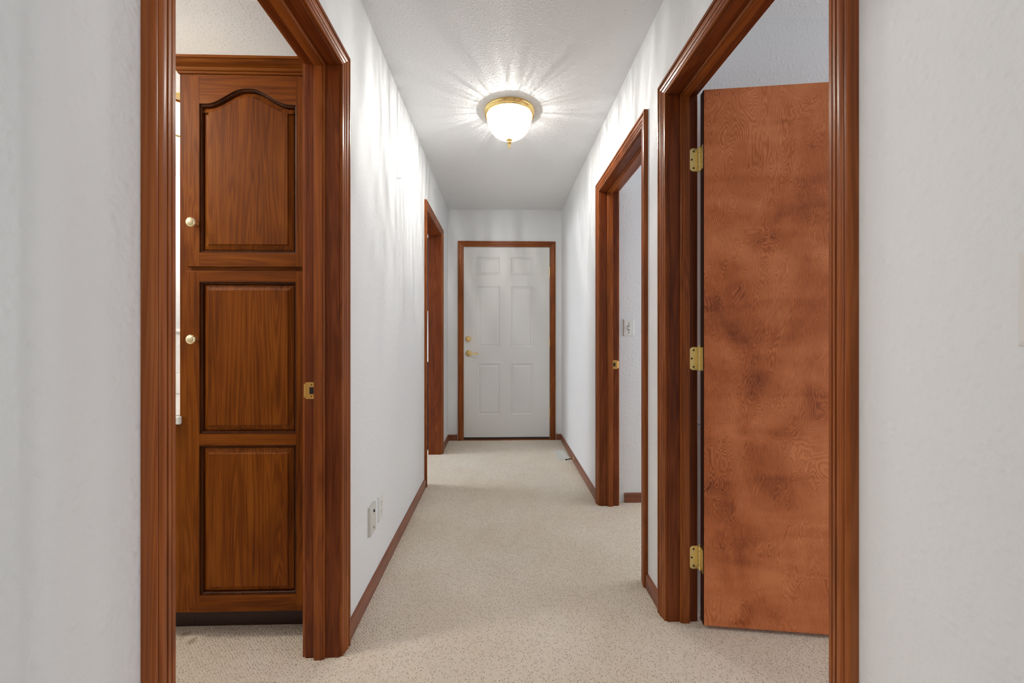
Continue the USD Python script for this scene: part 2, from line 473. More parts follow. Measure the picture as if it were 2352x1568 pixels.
# ------------------------------------------------------------------ door frames
CAS = [(0, 0), (0, .0085), (.002, .0105), (.0095, .0112), (.0102, .0092), (.0118, .0092), (.0126, .0118), (.0195, .0140), (.0215, .0140),
       (.0222, .0112), (.0240, .0112), (.0248, .0142), (.0275, .0158), (.034, .0170), (.0395, .0165), (.0420, .0150), (.0425, .0122), (.0445, .0122), (.0452, .0165),
       (.047, .0182), (.0515, .0188), (.0550, .0178), (.0570, .0150), (.0570, 0)]
CW = .057


def casing_legs(parent, plane, out, a0, a1, ztop, axis, mats, z0=FLOOR - .01, legs=(1, 1)):
    """Mitred moulding round an opening a0..a1 (the casing's inner edges) below ztop, on the plane (X or Y = plane), standing out along out (+1 or -1)."""
    def P(a, z, q):
        return (plane + out * q, a, z) if axis == 0 else (a, plane + out * q, z)
    if legs[0]:
        obj("casing", loft([[P(a0 - w, z0, q) for w, q in CAS], [P(a0 - w, ztop + w, q) for w, q in CAS]]), mats[0], parent, smooth=35)
    if legs[1]:
        obj("casing", loft([[P(a1 + w, z0, q) for w, q in CAS], [P(a1 + w, ztop + w, q) for w, q in CAS]]), mats[0], parent, smooth=35)
    obj("casing_head", loft([[P(a0 - w, ztop + w, q) for w, q in CAS], [P(a1 + w, ztop + w, q) for w, q in CAS]]), mats[1], parent, smooth=35)


STOPW, STOPT = .036, .011


def stop_profile(x0, x1, t):
    """Section of a door stop: flat with an eased, beaded hall-side edge; (across the jamb, proud)."""
    s = 1 if x1 > x0 else -1
    e = .011
    return [(x0, 0), (x0, t * .35), (x0 + s * .0015, t * .6), (x0 + s * .004, t * .78), (x0 + s * .0045, t * .66), (x0 + s * .006, t * .66), (x0 + s * .0066, t * .85), (x0 + s * .0095, t), (x1 - s * .001, t), (x1, t - .001), (x1, 0)]


def doorway(n, xf, side, op, label, stop=True, room_casing=True):
    """Jambs, head, stops and casings of a doorway in a wall parallel to the hall. xf: hall face; side: +1 if the room is at larger X."""
    p = thing(f"trim_{n}", label, "door frame", (xf + side * TH / 2, (op[0] + op[1]) / 2, FLOOR), kind="structure")
    xa, xb = sorted((xf, xf + side * TH))
    zb = FLOOR - .01
    obj("jamb", cbox(xa, xb, op[0] - JT, op[0], zb, HEAD, .001), "jamb_wood_z", p)
    obj("jamb", cbox(xa, xb, op[1], op[1] + JT, zb, HEAD, .001), "jamb_wood_z", p)
    obj("head_jamb", cbox(xa, xb, op[0] - JT, op[1] + JT, HEAD, HEAD + JT, .001), "jamb_wood_y", p)
    if stop:
        s0 = xf + side * .046
        s1 = xf + side * .081
        pr = stop_profile(s0, s1, STOPT)
        obj("door_stop_strip", loft([[(x, op[0] + t, zb) for x, t in pr], [(x, op[0] + t, HEAD - t) for x, t in pr]]), "trim_wood_z", p, smooth=35)
        obj("door_stop_strip", loft([[(x, op[1] - t, zb) for x, t in pr], [(x, op[1] - t, HEAD - t) for x, t in pr]]), "trim_wood_z", p, smooth=35)
        obj("door_stop_head", loft([[(x, op[0] + t, HEAD - t) for x, t in pr], [(x, op[1] - t, HEAD - t) for x, t in pr]]), "trim_wood_y", p, smooth=35)
    rv = .005
    casing_legs(p, xf, -side, op[0] - rv, op[1] + rv, HEAD + rv, 0, ("trim_wood_z", "trim_wood_y"))
    if room_casing:
        casing_legs(p, xf + side * TH, side, op[0] - rv, op[1] + rv, HEAD + rv, 0, ("trim_wood_z", "trim_wood_y"))
    return p


T1 = doorway(1, XL, -1, L1, "reddish brown door frame of the bathroom, nearest on the left")
T2 = doorway(2, XR, 1, R1, "reddish brown door frame around the open brown door, nearest on the right", room_casing=False)
T3 = doorway(3, XL, -1, L2, "brown cased opening far down the left wall near the entry door", stop=False, room_casing=False)
T4 = doorway(4, XR, 1, R2, "narrow looking brown door frame, second on the right wall")


def strike(parent, xf, side, yj, z, m, h=.057, w=.034):
    """Strike plate on a far jamb, room side: plate with latch hole, lip and two screws; faces the camera (-Y)."""
    x0 = xf + side * .083; x1 = xf + side * (TH + .004)
    c = (x0 + x1) / 2
    r = .007
    cs = m3.CrossSection.square((w - 2 * r, h - 2 * r), True).offset(r, m3.JoinType.Round, circular_segments=24)
    hole = m3.CrossSection.square((.009, .018), True).offset(.003, m3.JoinType.Round, circular_segments=16).translate((-side * .0055 * 1.0, 0))
    pl = m3.Manifold.extrude(cs - hole, .0016)
    cen = (xf + side * (.0805 + w / 2), yj, z)
    t = turn(va(pl), (1, 0, 0), 90); t.apply_translation(cen)
    path = obj("strike_plate", t, m, parent, label="brass strike plate on the far jamb")
    # lip bending round the room-side edge
    xe = cen[0] + side * w / 2
    lip = loft([[(xe - side * .004 + side * .012 * math.sin(q), yj - .0016 - .0 + .012 * (1 - math.cos(q)) - dz, z + k * (h / 2 - .004 - .004 * math.sin(q))) for k in (-1, 1) for dz in ((.0014, 0) if k < 0 else (0, .0014))]
                for q in np.linspace(0, 1.4, 7)])
    obj("lip", lip, m, path)
    bx_ = mbox(-.0075 - side * .0055, .0075 - side * .0055, -.0005, .004, -.012, .012)
    bk = va(bx_); bk.apply_translation((cen[0], yj - .0006, z)); obj("latch_hole", bk, "black_gap", path)
    for s in (-1, 1):
        sc = lathe([(0, 0), (.0018, 0), (.0022, .0006), (.0036, .0010), (.0036, -.001), (0, -.001)], 16)
        sc = turn(sc, (1, 0, 0), 90); sc.apply_translation((cen[0] - side * .0055, yj - .0016, z + s * .0195))
        obj("screw", sc, "aged_brass", path, smooth=30)


strike(T1, XL, -1, L1[1], .926, "aged_brass")
strike(T4, XR, 1, R2[1], .926, "aged_brass")

# ------------------------------------------------------------------ baseboards
BP = [(0, 0), (.012, 0), (.012, .044), (.0108, .046), (.0108, .0475), (.0118, .049), (.0105, .056), (.0070, .061), (.0045, .0625), (0, .0625)]


def baseboard(name, a0, a1, plane, out, axis, label, m=None):
    def P(a, q, z):
        return (plane + out * q, a, FLOOR - .004 + z * 1.05) if axis == 0 else (a, plane + out * q, FLOOR - .004 + z * 1.05)
    obj(name, loft([[P(a0, q, z) for q, z in BP], [P(a1, q, z) for q, z in BP]]), m or ("base_wood_y" if axis == 0 else "base_wood_x"), smooth=35, label=label, cat="baseboard", kind="structure")


g = .062
baseboard("baseboard_left", L1[1] + g, L2[0] - g, XL, 1, 0, "brown baseboard along the left wall under the two outlet plates")
baseboard("baseboard_left_end", L2[1] + g, D, XL, 1, 0, "short brown baseboard on the left wall beside the entry door")
baseboard("baseboard_right", R1[1] + g, R2[0] - g, XR, -1, 0, "short brown baseboard between the two right doorways")
baseboard("baseboard_right_end", R2[1] + g, D, XR, -1, 0, "brown baseboard on the right wall from second doorway to entry door")
baseboard("baseboard_right_near", YR, R1[0] - g, XR, -1, 0, "brown baseboard on the right wall nearest the camera")
baseboard("baseboard_end_left", XL + .012, ED0 - .068, D, -1, 1, "short brown baseboard left of the entry door")
baseboard("baseboard_end_right", ED1 + .068, XR - .012, D, -1, 1, "short brown baseboard right of the entry door")
baseboard("baseboard_passage", XR + TH + .06, 3.0, 2.702, -1, 1, "brown baseboard seen through the second right doorway")
baseboard("baseboard_room", XR + TH, 4.0, 1.690, -1, 1, "dark brown baseboard behind the open brown door")
baseboard("baseboard_front_left", -4.0, XL - .03, YB, -1, 1, "brown baseboard of the wall at far left")

# ------------------------------------------------------------------ entry door
p = thing("trim_5", "brown moulded door frame around the white entry door", "door frame", (.065, D, FLOOR), kind="structure")
casing_legs(p, D, -1, ED0 - .0035, ED1 + .0035, EDH + .004, 1, ("trim_wood_z", "trim_wood_x"))
obj("jamb", box(ED0 - .012, ED0 - .003, D - .0, D + .15, FLOOR, EDH), "weatherstrip", p)
obj("jamb", box(ED1 + .003, ED1 + .012, D - .0, D + .15, FLOOR, EDH), "weatherstrip", p)
obj("head_jamb", box(ED0 - .012, ED1 + .012, D, D + .15, EDH + .002, EDH + .010), "weatherstrip", p)
obj("gap_shade", box(ED0 - .004, ED0 + .0005, D + .02, D + .05, FLOOR, EDH), "black_gap", p)  # black strip standing in for the shade in the gap
obj("threshold", cbox(ED0 - .003, ED1 + .003, D - .012, D + .15, FLOOR - .01, FLOOR + .008, .003), "trim_wood_x", p)
obj("door_sweep", cbox(ED0 - .002, ED1 + .002, D + .006, D + .04, FLOOR + .007, FLOOR + .031, .002), "dark_threshold", p)

p = thing("door_1", "white six panel entry door with brass lever at the hallway's end", "door", ((ED0 + ED1) / 2, D + .02, FLOOR + .03), kind="structure")
EY = D + .004
zb = FLOOR + .03
cols = [(on_y(1097, 700, EY)[0], on_y(1148.5, 700, EY)[0]), (on_y(1174, 700, EY)[0], on_y(1225, 700, EY)[0])]
rows = [(EYE + (770.3 - 631) * D / FPX, EYE + (770.3 - 590) * D / FPX), (EYE + (770.3 - 797) * D / FPX, EYE + (770.3 - 657) * D / FPX), (EYE + (770.3 - 952.5) * D / FPX, EYE + (770.3 - 835) * D / FPX)]
leaf = mbox(ED0, ED1, EY, EY + .044, zb, EDH)
for c in cols:
    for r in rows:
        leaf = leaf - mbox(c[0], c[1], EY - .01, EY + .0095, r[0], r[1])
leafp = obj("leaf", va(leaf), "door_paint", p)
for r in rows[::-1]:
    for c in cols:
        pg = np.array([(c[0], r[0]), (c[1], r[0]), (c[1], r[1]), (c[0], r[1])])
        rings = []
        for d, y in ((0, .0), (.004, .0045), (.010, .0065), (.014, .0092), (.019, .0092), (.030, .0045), (.034, .0040)):
            q = inset(pg, d); rings.append(np.c_[q[:, 0], np.full(4, EY + y), q[:, 1]])
        obj("panel", loft(rings, cap0=False), "door_paint", p)


def entry_hardware():
    dz = EYE + (770.3 - 778) * D / FPX; dx = on_y(1075.7, 778, EY)[0]
    prof = [(0, .030), (.010, .0295), (.020, .027), (.026, .022), (.029, .015), (.030, .006), (.031, .004), (.031, 0)]
    t = turn(lathe(prof, 36), (1, 0, 0), 90); t.apply_translation((dx, EY, dz)); 
    obj("deadbolt", t, "polished_brass", p, smooth=30)
    lz = EYE + (770.3 - 811) * D / FPX; lx = on_y(1076.5, 811, EY)[0]
    rose = lathe([(0, .055), (.008, .055), (.0105, .050), (.0105, .020), (.016, .016), (.022, .013), (.029, .008), (.0315, .004), (.0315, 0)], 36)
    t = turn(rose, (1, 0, 0), 90); t.apply_translation((lx, EY, lz))
    path = obj("lever_handle", t, "polished_brass", p, smooth=30)
    ps = [(0, 0), (.02, .004), (.04, .003), (.058, -.004), (.075, -.008), (.088, -.006)]
    ms = []
    for (a, az), (b, bz) in zip(ps[:-1], ps[1:]):
        ms.append(m3.Manifold.hull(m3.Manifold.sphere(.0075, 16).translate((lx + a, EY - .050, lz + az)) + m3.Manifold.sphere(.0068, 16).translate((lx + b, EY - .050, lz + bz))))
    lev = ms[0]
    for k in ms[1:]:
        lev = lev + k
    for q in np.linspace(0, 5.2, 8):
        lev = lev + m3.Manifold.sphere(.0055, 12).translate((lx + .088 + .007 * math.sin(q), EY - .050, lz + .001 - .007 * math.cos(q)))
    obj("lever", va(lev), "polished_brass", path, smooth=40)


entry_hardware()
for v in (624.5, 786, 947):
    z = EYE + (770.3 - v) * D / FPX; hh = .050
    x = ED1 + .001
    h = [rod((x, EY - .006, z - hh + i * hh * .4), (x, EY - .006, z - hh + (i + .94) * hh * .4), .0055, 14) for i in range(5)]
    pth = obj("hinge", cat_(h), "satin_brass", p, smooth=40)
    tip = [lathe([(0, .006), (.004, .004), (.0062, 0)], 14, (x, EY - .006, z + hh)), lathe([(.0062, 0), (.004, -.004), (0, -.006)], 14, (x, EY - .006, z - hh))]
    obj("hinge_tip", tip, "satin_brass", pth, smooth=40)

# ------------------------------------------------------------------ open flush door
PX, PY = XR + TH + .006, R1[1] - .002
OPEN = 82.0
a = math.radians(-90 + OPEN)                     # direction of the door leaf from its pin
du = np.array([math.cos(a), math.sin(a)]); dn = np.array([math.sin(a), -math.cos(a)])   # along the leaf; towards the camera side
DW, DT = .775, .035


def dpt(s, n, z):
    q = np.array([PX, PY]) + du * s + dn * n
    return (q[0], q[1], z)


def dbox(s0, s1, n0, n1, z0, z1, c=.0012):
    t = cbox(s0, s1, n0, n1, z0, z1, c)
    v = t.vertices
    t.vertices = np.array([dpt(*q) for q in v])
    t.fix_normals()
    return t


p = thing("door_2", "brown flush birch door standing open into the right room on three brass hinges", "door", (PX, PY, FLOOR), kind="structure")
obj("leaf", dbox(.004, DW, .006, .006 + DT, FLOOR + .014, 2.036), "birch_veneer", p)
obj("edge_shade_strip", dbox(.0025, .0038, .0062, .0058 + DT, FLOOR + .0145, 2.0355, .0002), "edge_shade_wood", p)  # dark strip paints shade onto the leaf's hinge edge
for v in (364.5, 823.5, 1282.5):
    z = on_y(1600, v, 1.555)[2]
    hh = .0445
    jy = R1[1]
    # jamb leaf: rounded plate on the far jamb, facing the camera, inside the rabbet
    r = .015
    xa, xb = XR + .0835, PX
    w = xb - xa
    cs = m3.CrossSection.square((w - 2 * r, 2 * hh - 2 * r), True).offset(r, m3.JoinType.Round, circular_segments=28) + m3.CrossSection.square((w / 2, 2 * hh), True).translate((w / 4, 0))
    pl = va(m3.Manifold.extrude(cs.translate((0, 0)), .002))
    pl = turn(pl, (1, 0, 0), 90); pl.apply_translation(((xa + xb) / 2, jy, z))
    hp = obj("hinge", pl, "satin_brass", p, label="brass hinge with rounded corners")
    kn = [rod((PX, PY - .003, z - hh + i * hh * .4), (PX, PY - .003, z - hh + (i + .95) * hh * .4), .0058, 18) for i in range(5)]
    obj("knuckle", kn, "satin_brass", hp, smooth=40)
    tip = [lathe([(0, .007), (.003, .006), (.0045, .003), (.004, 0)], 16, (PX, PY - .003, z + hh)), lathe([(.004, 0), (.003, -.003), (0, -.004)], 16, (PX, PY - .003, z - hh))]
    obj("pin_tip", tip, "satin_brass", hp, smooth=40)
    obj("door_leaf_plate", dbox(.0008, .0024, .002, .006 + DT * .86, z - hh, z + hh, .0003), "satin_brass", hp)
    for k, (fx, fz) in enumerate(((.42, .72), (.22, 0), (.42, -.72))):
        sc = lathe([(0, .0006), (.0016, .0006), (.0022, .0016), (.0038, .0012), (.0038, 0), (0, 0)], 16)
        sc = turn(sc, (1, 0, 0), 90); sc.apply_translation((xa + w * fx, jy - .0015, z + fz * hh))
        obj("screw", sc, "screw_dark", hp, smooth=30)

# ------------------------------------------------------------------ tall bathroom cabinet
FY = 1.520      # face frame
DY = 1.503      # door faces
cx0 = on_y(413, 700, FY)[0]; cx1 = -.700
ctop = 2.105
base = ((cx0 + cx1) / 2, FY + .25, FLOOR)
C = thing("tall_cabinet", "tall cherry stained linen cabinet with arched upper door in the bathroom", "cabinet", base)
kz = on_y(420, 1406.5, FY)[2]
cz = on_y(420, 169.5, FY)[2]
obj("body", box(cx0, cx1, FY + .019, 2.074, kz, cz + .012), "cabinet_wood_z", C)
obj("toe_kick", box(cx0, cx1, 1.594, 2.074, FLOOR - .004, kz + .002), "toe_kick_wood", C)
dl = on_y(425.3, 700, DY)[0]; dr = dl + .455


def zy(v, y=DY, u=560):
    return on_y(u, v, y)[2]


def xy(u, y=DY):
    return on_y(u, 770.3, y)[0]


z_ut, z_ub = zy(178.5), zy(609)
z_lt, z_lb = zy(621.5), zy(1394)
# face frame: stiles and rails
obj("face_stile", cbox(cx0, cx0 + .044, FY, FY + .02, kz, cz + .012, .0008), "cabinet_wood_z", C)
obj("face_stile", cbox(cx1 - .044, cx1, FY, FY + .02, kz, cz + .012, .0008), "cabinet_wood_z", C)
obj("face_rail", cbox(cx0 + .044, cx1 - .044, FY, FY + .0195, z_ut - .012, cz + .012, .0008), "cabinet_wood_x", C)
obj("face_rail", cbox(cx0 + .044, cx1 - .044, FY, FY + .0195, z_lt - .02, z_ub + .03, .0008), "cabinet_wood_x", C)
obj("face_rail", cbox(cx0 + .044, cx1 - .044, FY, FY + .0195, kz, z_lb + .015, .0008), "cabinet_wood_x", C)
# crown moulding
CR = [(0, 0), (.004, 0), (.006, .004), (.006, .007), (.010, .009), (.013, .014), (.0135, .018), (.017, .0195), (.022, .0225), (.029, .028), (.033, .034), (.034, .036), (.038, .037), (.038, .046), (0, .046)]
cr_out = [(q, z) for q, z in CR]
rl = [[(cx0 - q, 2.07, cz + z) for q, z in CR], [(cx0 - q, FY - q, cz + z) for q, z in CR], [(cx1 + .02, FY - q, cz + z) for q, z in CR]]
obj("crown_moulding", loft(rl), "cabinet_wood_x", C, smooth=30)


def cab_door(name, z0, z1, opens, knob_z, knob_x):
    """A raised-panel door: stiles, rails, sticking, panels and knob. opens: outlines (x, z) of the panel openings, counter-clockwise seen from the front."""
    d = thing(name, None, None, ((dl + dr) / 2, DY, z0), parent=C)
    # bevelled outer slab, split into stiles and rails
    rings = []
    pg = np.array([(dl, z0), (dr, z0), (dr, z1), (dl, z1)])
    for ins, y in ((.006, .0165), (.0, .0135), (.0, .006), (.0022, .0025), (.0030, .0008), (.004, 0.0)):
        q = inset(pg, ins); rings.append(np.c_[q[:, 0], np.full(4, DY + y), q[:, 1]])
    t = loft(rings)
    sol = m3.Manifold(m3.Mesh(np.asarray(t.vertices, np.float32), np.asarray(t.faces, np.uint32)))
    if sol.volume() < 0:
        raise ValueError("door slab")
    for o in opens:
        cs = m3.CrossSection([np.asarray(o)])
        pr = m3.Manifold.extrude(cs, .1).rotate((90, 0, 0)).translate((0, DY + .05, 0))
        sol = sol - pr
    xs0, xs1 = opens[0][:, 0].min(), opens[0][:, 0].max()
    e = .0004
    obj("stile", va(sol ^ mbox(dl - 1, xs0 - e, DY - 1, DY + 1, z0 - 1, z1 + 1)), "cabinet_wood_z", d)
    obj("stile", va(sol ^ mbox(xs1 + e, dr + 1, DY - 1, DY + 1, z0 - 1, z1 + 1)), "cabinet_wood_z", d)
    mid = sol ^ mbox(xs0, xs1, DY - 1, DY + 1, z0 - 1, z1 + 1)
    cuts = [z0 - 1] + [(o[:, 1].min() + .001) for o in opens] + [z1 + 1]
    for part in mid.decompose():
        obj("rail", va(part), "cabinet_wood_x", d)
    for o in opens:
        o = np.asarray(o)
        rings = []
        for ins, y in ((-.0005, .0), (.0014, .0006), (.0022, .0050), (.0060, .0056), (.0085, .0090), (.0095, .0150)):
            q = inset(o, ins); rings.append(np.c_[q[:, 0], np.full(len(q), DY + y), q[:, 1]])
        obj("panel_bead", loft(rings, False, False), "groove_glaze_shade", d, smooth=28)
        rings = []
        for ins, y in ((.004, .0165), (.0125, .0165), (.0130, .0120), (.0160, .0108), (.0290, .0062), (.0300, .0030), (.0315, .0016)):
            q = inset(o, ins); rings.append(np.c_[q[:, 0], np.full(len(q), DY + y), q[:, 1]])
        obj("raised_panel", loft(rings, False, True), "cabinet_wood_z", d, smooth=22)
    kp = [(0, .036), (.006, .0356), (.0115, .0338), (.0155, .0300), (.0168, .0272), (.0155, .0248), (.0105, .0215), (.0060, .0190), (.0050, .0140), (.0056, .0080), (.0085, .0035), (.0092, 0)]
    def rib(ph, k):
        return 1 + (.035 * math.cos(14 * ph) if 1 <= k <= 6 else 0)
    kn = turn(lathe(kp, 84, rmod=rib), (1, 0, 0), 90)
    kn.apply_translation((knob_x, DY, knob_z))
    obj("knob", kn, "pale_brass", d, smooth=40, label="pale brass swirled knob")


def arched(x0, x1, z0, zs, zp):
    """Opening with a cathedral arch: flat shoulders at zs and a swelling peak at zp."""
    n = 44
    xs = np.linspace(x1, x0, n)
    t = (xs - x0) / (x1 - x0)
    sh = .06
    tt = np.clip((t - sh) / (1 - 2 * sh), 0, 1)
    rise = np.where(tt < .5, tt * 2, (1 - tt) * 2)
    rise = rise ** 1.0
    curve = np.sin(rise * math.pi / 2 - 0) ** 2
    curve = .5 - .5 * np.cos(np.pi * np.clip(rise * 1.06, 0, 1))
    zz = zs + (zp - zs) * curve
    return np.array([(x0, z0), (x1, z0)] + list(zip(xs, zz)))


ox0, ox1 = xy(457.5), xy(680)
cab_door("upper_door", z_ut, z_ub, [arched(ox0, ox1, zy(580.5), zy(239), zy(203))], zy(514, u=450), xy(451))
cab_door("lower_door", z_lb, z_lt, [np.array([(ox0, zy(1366)), (ox1, zy(1366)), (ox1, zy(1022)), (ox0, zy(1022))]),
                                    np.array([(ox0, zy(996)), (ox1, zy(996)), (ox1, zy(647)), (ox0, zy(647))])], zy(779, u=450), xy(451))

# ------------------------------------------------------------------ vanity beside it
vx0 = -2.30
V = thing("vanity_cabinet", "cherry stained vanity cabinet under the white counter, left of tall cabinet", "cabinet", ((vx0 + cx0) / 2, FY + .25, FLOOR))
vz = .795
obj("body", box(vx0, cx0 - .001, FY + .002, 2.074, kz, vz), "cabinet_wood_z", V)
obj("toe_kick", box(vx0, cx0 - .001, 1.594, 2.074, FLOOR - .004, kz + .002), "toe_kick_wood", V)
for i in range(2):
    xa = vx0 + .05 + i * .5
    obj("door", cbox(xa, xa + .46, FY - .016, FY + .002, kz + .04, vz - .2, .003), "cabinet_wood_z", V)
    obj("drawer", cbox(xa, xa + .46, FY - .016, FY + .002, vz - .17, vz - .03, .003), "cabinet_wood_x", V)
vt = .828
cxr = on_y(413.8, 955, FY - .03)[0]
obj("bathroom_countertop", [cbox(vx0, cx0 - .001, FY - .032, 2.073, vt - .030, vt, .005), cbox(cx0 - .02, cxr, FY - .032, FY - .0185, vt - .030, vt, .004), cbox(vx0, cx0 - .001, 2.052, 2.074, vt, vt + .098, .004)], "cultured_marble",
    label="white vanity counter with low backsplash, showing beside the tall cabinet", cat="countertop")
B = thing("wall_mirror", "frameless bathroom mirror above the white vanity backsplash", "mirror", (-1.78, 2.07, 1.13))
mz0, mz1 = on_y(405, 756, 2.07)[2], on_y(405, 404, 2.07)[2]
obj("glass", box(vx0 + .02, cx0 - .003, 2.069, 2.074, mz0, mz1), "mirror_glass", B)
obj("bottom_channel", cbox(vx0 + .02, cx0 - .003, 2.062, 2.0745, mz0 - .014, mz0 + .002, .002), "mirror_edge", B)
BL = thing("vanity_light", "brass bathroom vanity light with glowing white glass shades above the mirror", "wall light", (-1.66, 2.07, 2.0))
obj("backplate", cbox(-2.05, -1.25, 2.045, 2.0745, 2.225, 2.30, .006), "polished_brass", BL)
lx = on_y(405, 300, 1.975)[0]
mat("shade_glass", {"t": ("transparent_bsdf", {"color": (.95, .95, .95)}), "d": ("translucent_bsdf", {"color": (.95, .95, .95)}), "gl": ("glossy_bsdf", {"roughness": .1, "color": (.9, .9, .9)}),
                    "m": ("mix_closure", {"fac": .5}), "m2": ("mix_closure", {"fac": .08})},
    [("t.BSDF", "m.closure1"), ("d.BSDF", "m.closure2"), ("m.closure", "m2.closure1"), ("gl.BSDF", "m2.closure2")], surface="m2.closure")
for i in (0, 1, -1):
    x = lx + i * .24
    c = (x, 1.975, 0)
    z = lambda v: on_y(405, v, 1.975)[2]
    obj("shade", lathe([(.030, z(242)), (.044, z(250)), (.052, z(270)), (.055, z(300)), (.056, z(318)), (.050, z(320)), (.050, z(326)), (.055, z(330)), (.053, z(345)), (.046, z(357))], 40, c), "shade_glass", BL, smooth=40, label="clear white ribbed glass shade, glowing" if i == 0 else None)
    obj("shade_ring", lathe([(.0565, z(319)), (.0575, z(320)), (.0575, z(323)), (.0565, z(324)), (.0545, z(322)), (.0565, z(319))], 40, c), "satin_brass", BL, smooth=40)
    obj("shade_cap", [lathe([(0, z(226)), (.012, z(226)), (.034, z(231)), (.040, z(234)), (.050, z(237)), (.050, z(239)), (.046, z(243)), (0, z(243))], 32, c), rod((x, 1.975, z(229)), (x, 2.05, z(229)), .009)], "polished_brass", BL, smooth=40)
    obj("bulb", lathe([(0, z(318)), (.018, z(314)), (.028, z(300)), (.026, z(282)), (.015, z(262)), (.012, z(244))], 20, c), "bulb_glow_bath", BL, smooth=True)

T = thing("bathroom_ceiling_light", "round white dome light on the bathroom ceiling, out of the picture", "ceiling light", (-1.95, .98, CEIL - .09))
obj("pan", lathe([(0, CEIL), (.15, CEIL), (.152, CEIL - .012), (.146, CEIL - .022), (0, CEIL - .022)], 48, (-1.95, .98, 0)), "polished_brass", T, smooth=30)
obj("dome", lathe([(.140, CEIL - .023), (.138, CEIL - .04), (.12, CEIL - .062), (.08, CEIL - .080), (.04, CEIL - .087), (0, CEIL - .089)], 48, (-1.95, .98, 0)), "bulb_glow_ceiling", T, smooth=True)

# ------------------------------------------------------------------ ceiling lamp
LX, LY = .052, 2.432
L = thing("ceiling_light", "brass and cut glass flush ceiling light in the middle of the hallway", "ceiling light", (LX, LY, 2.21))
obj("pan", lathe([(0, CEIL), (.1485, CEIL), (.1490, 2.4330), (.1465, 2.4295), (.1460, 2.4280), (.1480, 2.4260), (.1478, 2.4225), (.1450, 2.4195), (.1450, 2.4170), (.1440, 2.4100), (.1425, 2.4078), (.1395, 2.4075), (.1335, 2.4105), (.1330, 2.4200)], 96, (LX, LY, 0)), "polished_brass", L, smooth=30)
obj("reflector", lathe([(.1335, 2.4195), (0, 2.4215)], 64, (LX, LY, 0)), "lamp_liner", L)
cut = [(.126, 2.4135), (.1295, 2.405), (.1310, 2.395), (.1305, 2.384), (.1285, 2.372), (.1245, 2.358), (.1190, 2.344), (.1120, 2.331), (.1030, 2.318), (.0920, 2.306), (.0790, 2.296), (.0640, 2.287), (.0480, 2.2795), (.0320, 2.274), (.0165, 2.271)]
# the shade: pressed glass; light streaks and a dimmer top are put into its tint
mat("cut_glass", {
    "g": ("geometry", {}), "o": ("vector_math", {"math_type": "subtract", "vector2": (LX, LY, 0.0)}),
    "s": ("separate_xyz", {}), "fl": ("vector_math", {"math_type": "multiply", "vector2": (1.0, 1.0, 0.0)}), "nd": ("vector_math", {"math_type": "normalize"}),
    "n1": ("noise_texture", {"scale": 13.0, "detail": 3.0, "roughness": .75}),
    "r1": ("rgb_ramp", {"ramp": [(.36, (.10, .10, .09)), (.50, (.50, .49, .47)), (.62, (1.0, .99, .97))]}),
    "t": ("transparent_bsdf", {}), "d": ("translucent_bsdf", {"color": (.10, .085, .068)}),
    "gl": ("glossy_bsdf", {"roughness": .12, "color": (.95, .93, .9)}),
    "zr": ("map_range", {"from_min": 2.318, "from_max": 2.358, "to_min": .98, "to_max": .19, "clamp": True}),
    "tc": ("mix_color", {"blend_type": "multiply", "fac": 1.0}), "zc": ("combine_color", {}),
    "m1": ("mix_closure", {"fac": .28}), "m2": ("mix_closure", {"fac": .07}),
}, [("g.position", "o.vector1"), ("o.vector", "s.vector"), ("o.vector", "fl.vector1"), ("fl.vector", "nd.vector1"), ("nd.vector", "n1.vector"), ("n1.fac", "r1.fac"), ("r1.color", "tc.a"), ("s.z", "zr.value"), ("zr.result", "zc.r"), ("zr.result", "zc.g"), ("zr.result", "zc.b"), ("zc.color", "tc.b"), ("tc.result", "t.color"),
    ("t.BSDF", "m1.closure1"), ("d.BSDF", "m1.closure2"), ("m1.closure", "m2.closure1"), ("gl.BSDF", "m2.closure2")], surface="m2.closure")
obj("glass_shade", lathe(cut, 288, (LX, LY, 0), rmod=lambda ph, k: 1 + .010 * math.cos(48 * ph + .5 * math.sin(k))), "cut_glass", L, smooth=True, label="fluted clear glass bowl, glowing")
obj("finial", lathe([(.0165, 2.2725), (.0175, 2.270), (.0175, 2.267), (.0130, 2.264), (.0110, 2.261), (.0125, 2.257), (.0135, 2.253), (.0125, 2.248), (.0090, 2.245), (.0060, 2.243), (.0075, 2.240), (.0078, 2.236), (.0060, 2.232), (.0040, 2.230), (.0052, 2.226), (.0050, 2.222), (.0030, 2.218), (0, 2.215)], 28, (LX, LY, 0)), "polished_brass", L, smooth=35)
for s in (-1, 1):
    bx, by = LX + s * .034, LY - .005
    bu = obj("bulb", lathe([(0, 2.316), (.012, 2.3185), (.022, 2.328), (.0245, 2.342), (.018, 2.362), (.012, 2.375), (.0115, 2.386)], 20, (bx, by, 0)), "bulb_glass", L, smooth=True)
    obj("filament", lathe([(0, 2.338), (.0011, 2.3385), (.0015, 2.339), (.0015, 2.349), (.0011, 2.3495), (0, 2.350)], 8, (bx, by, 0)), "bulb_glow", bu)
    obj("socket", lathe([(0, 2.422), (.016, 2.422), (.016, 2.386), (.0125, 2.384), (0, 2.384)], 20, (bx, by, 0)), "plate_plastic", L, smooth=35)

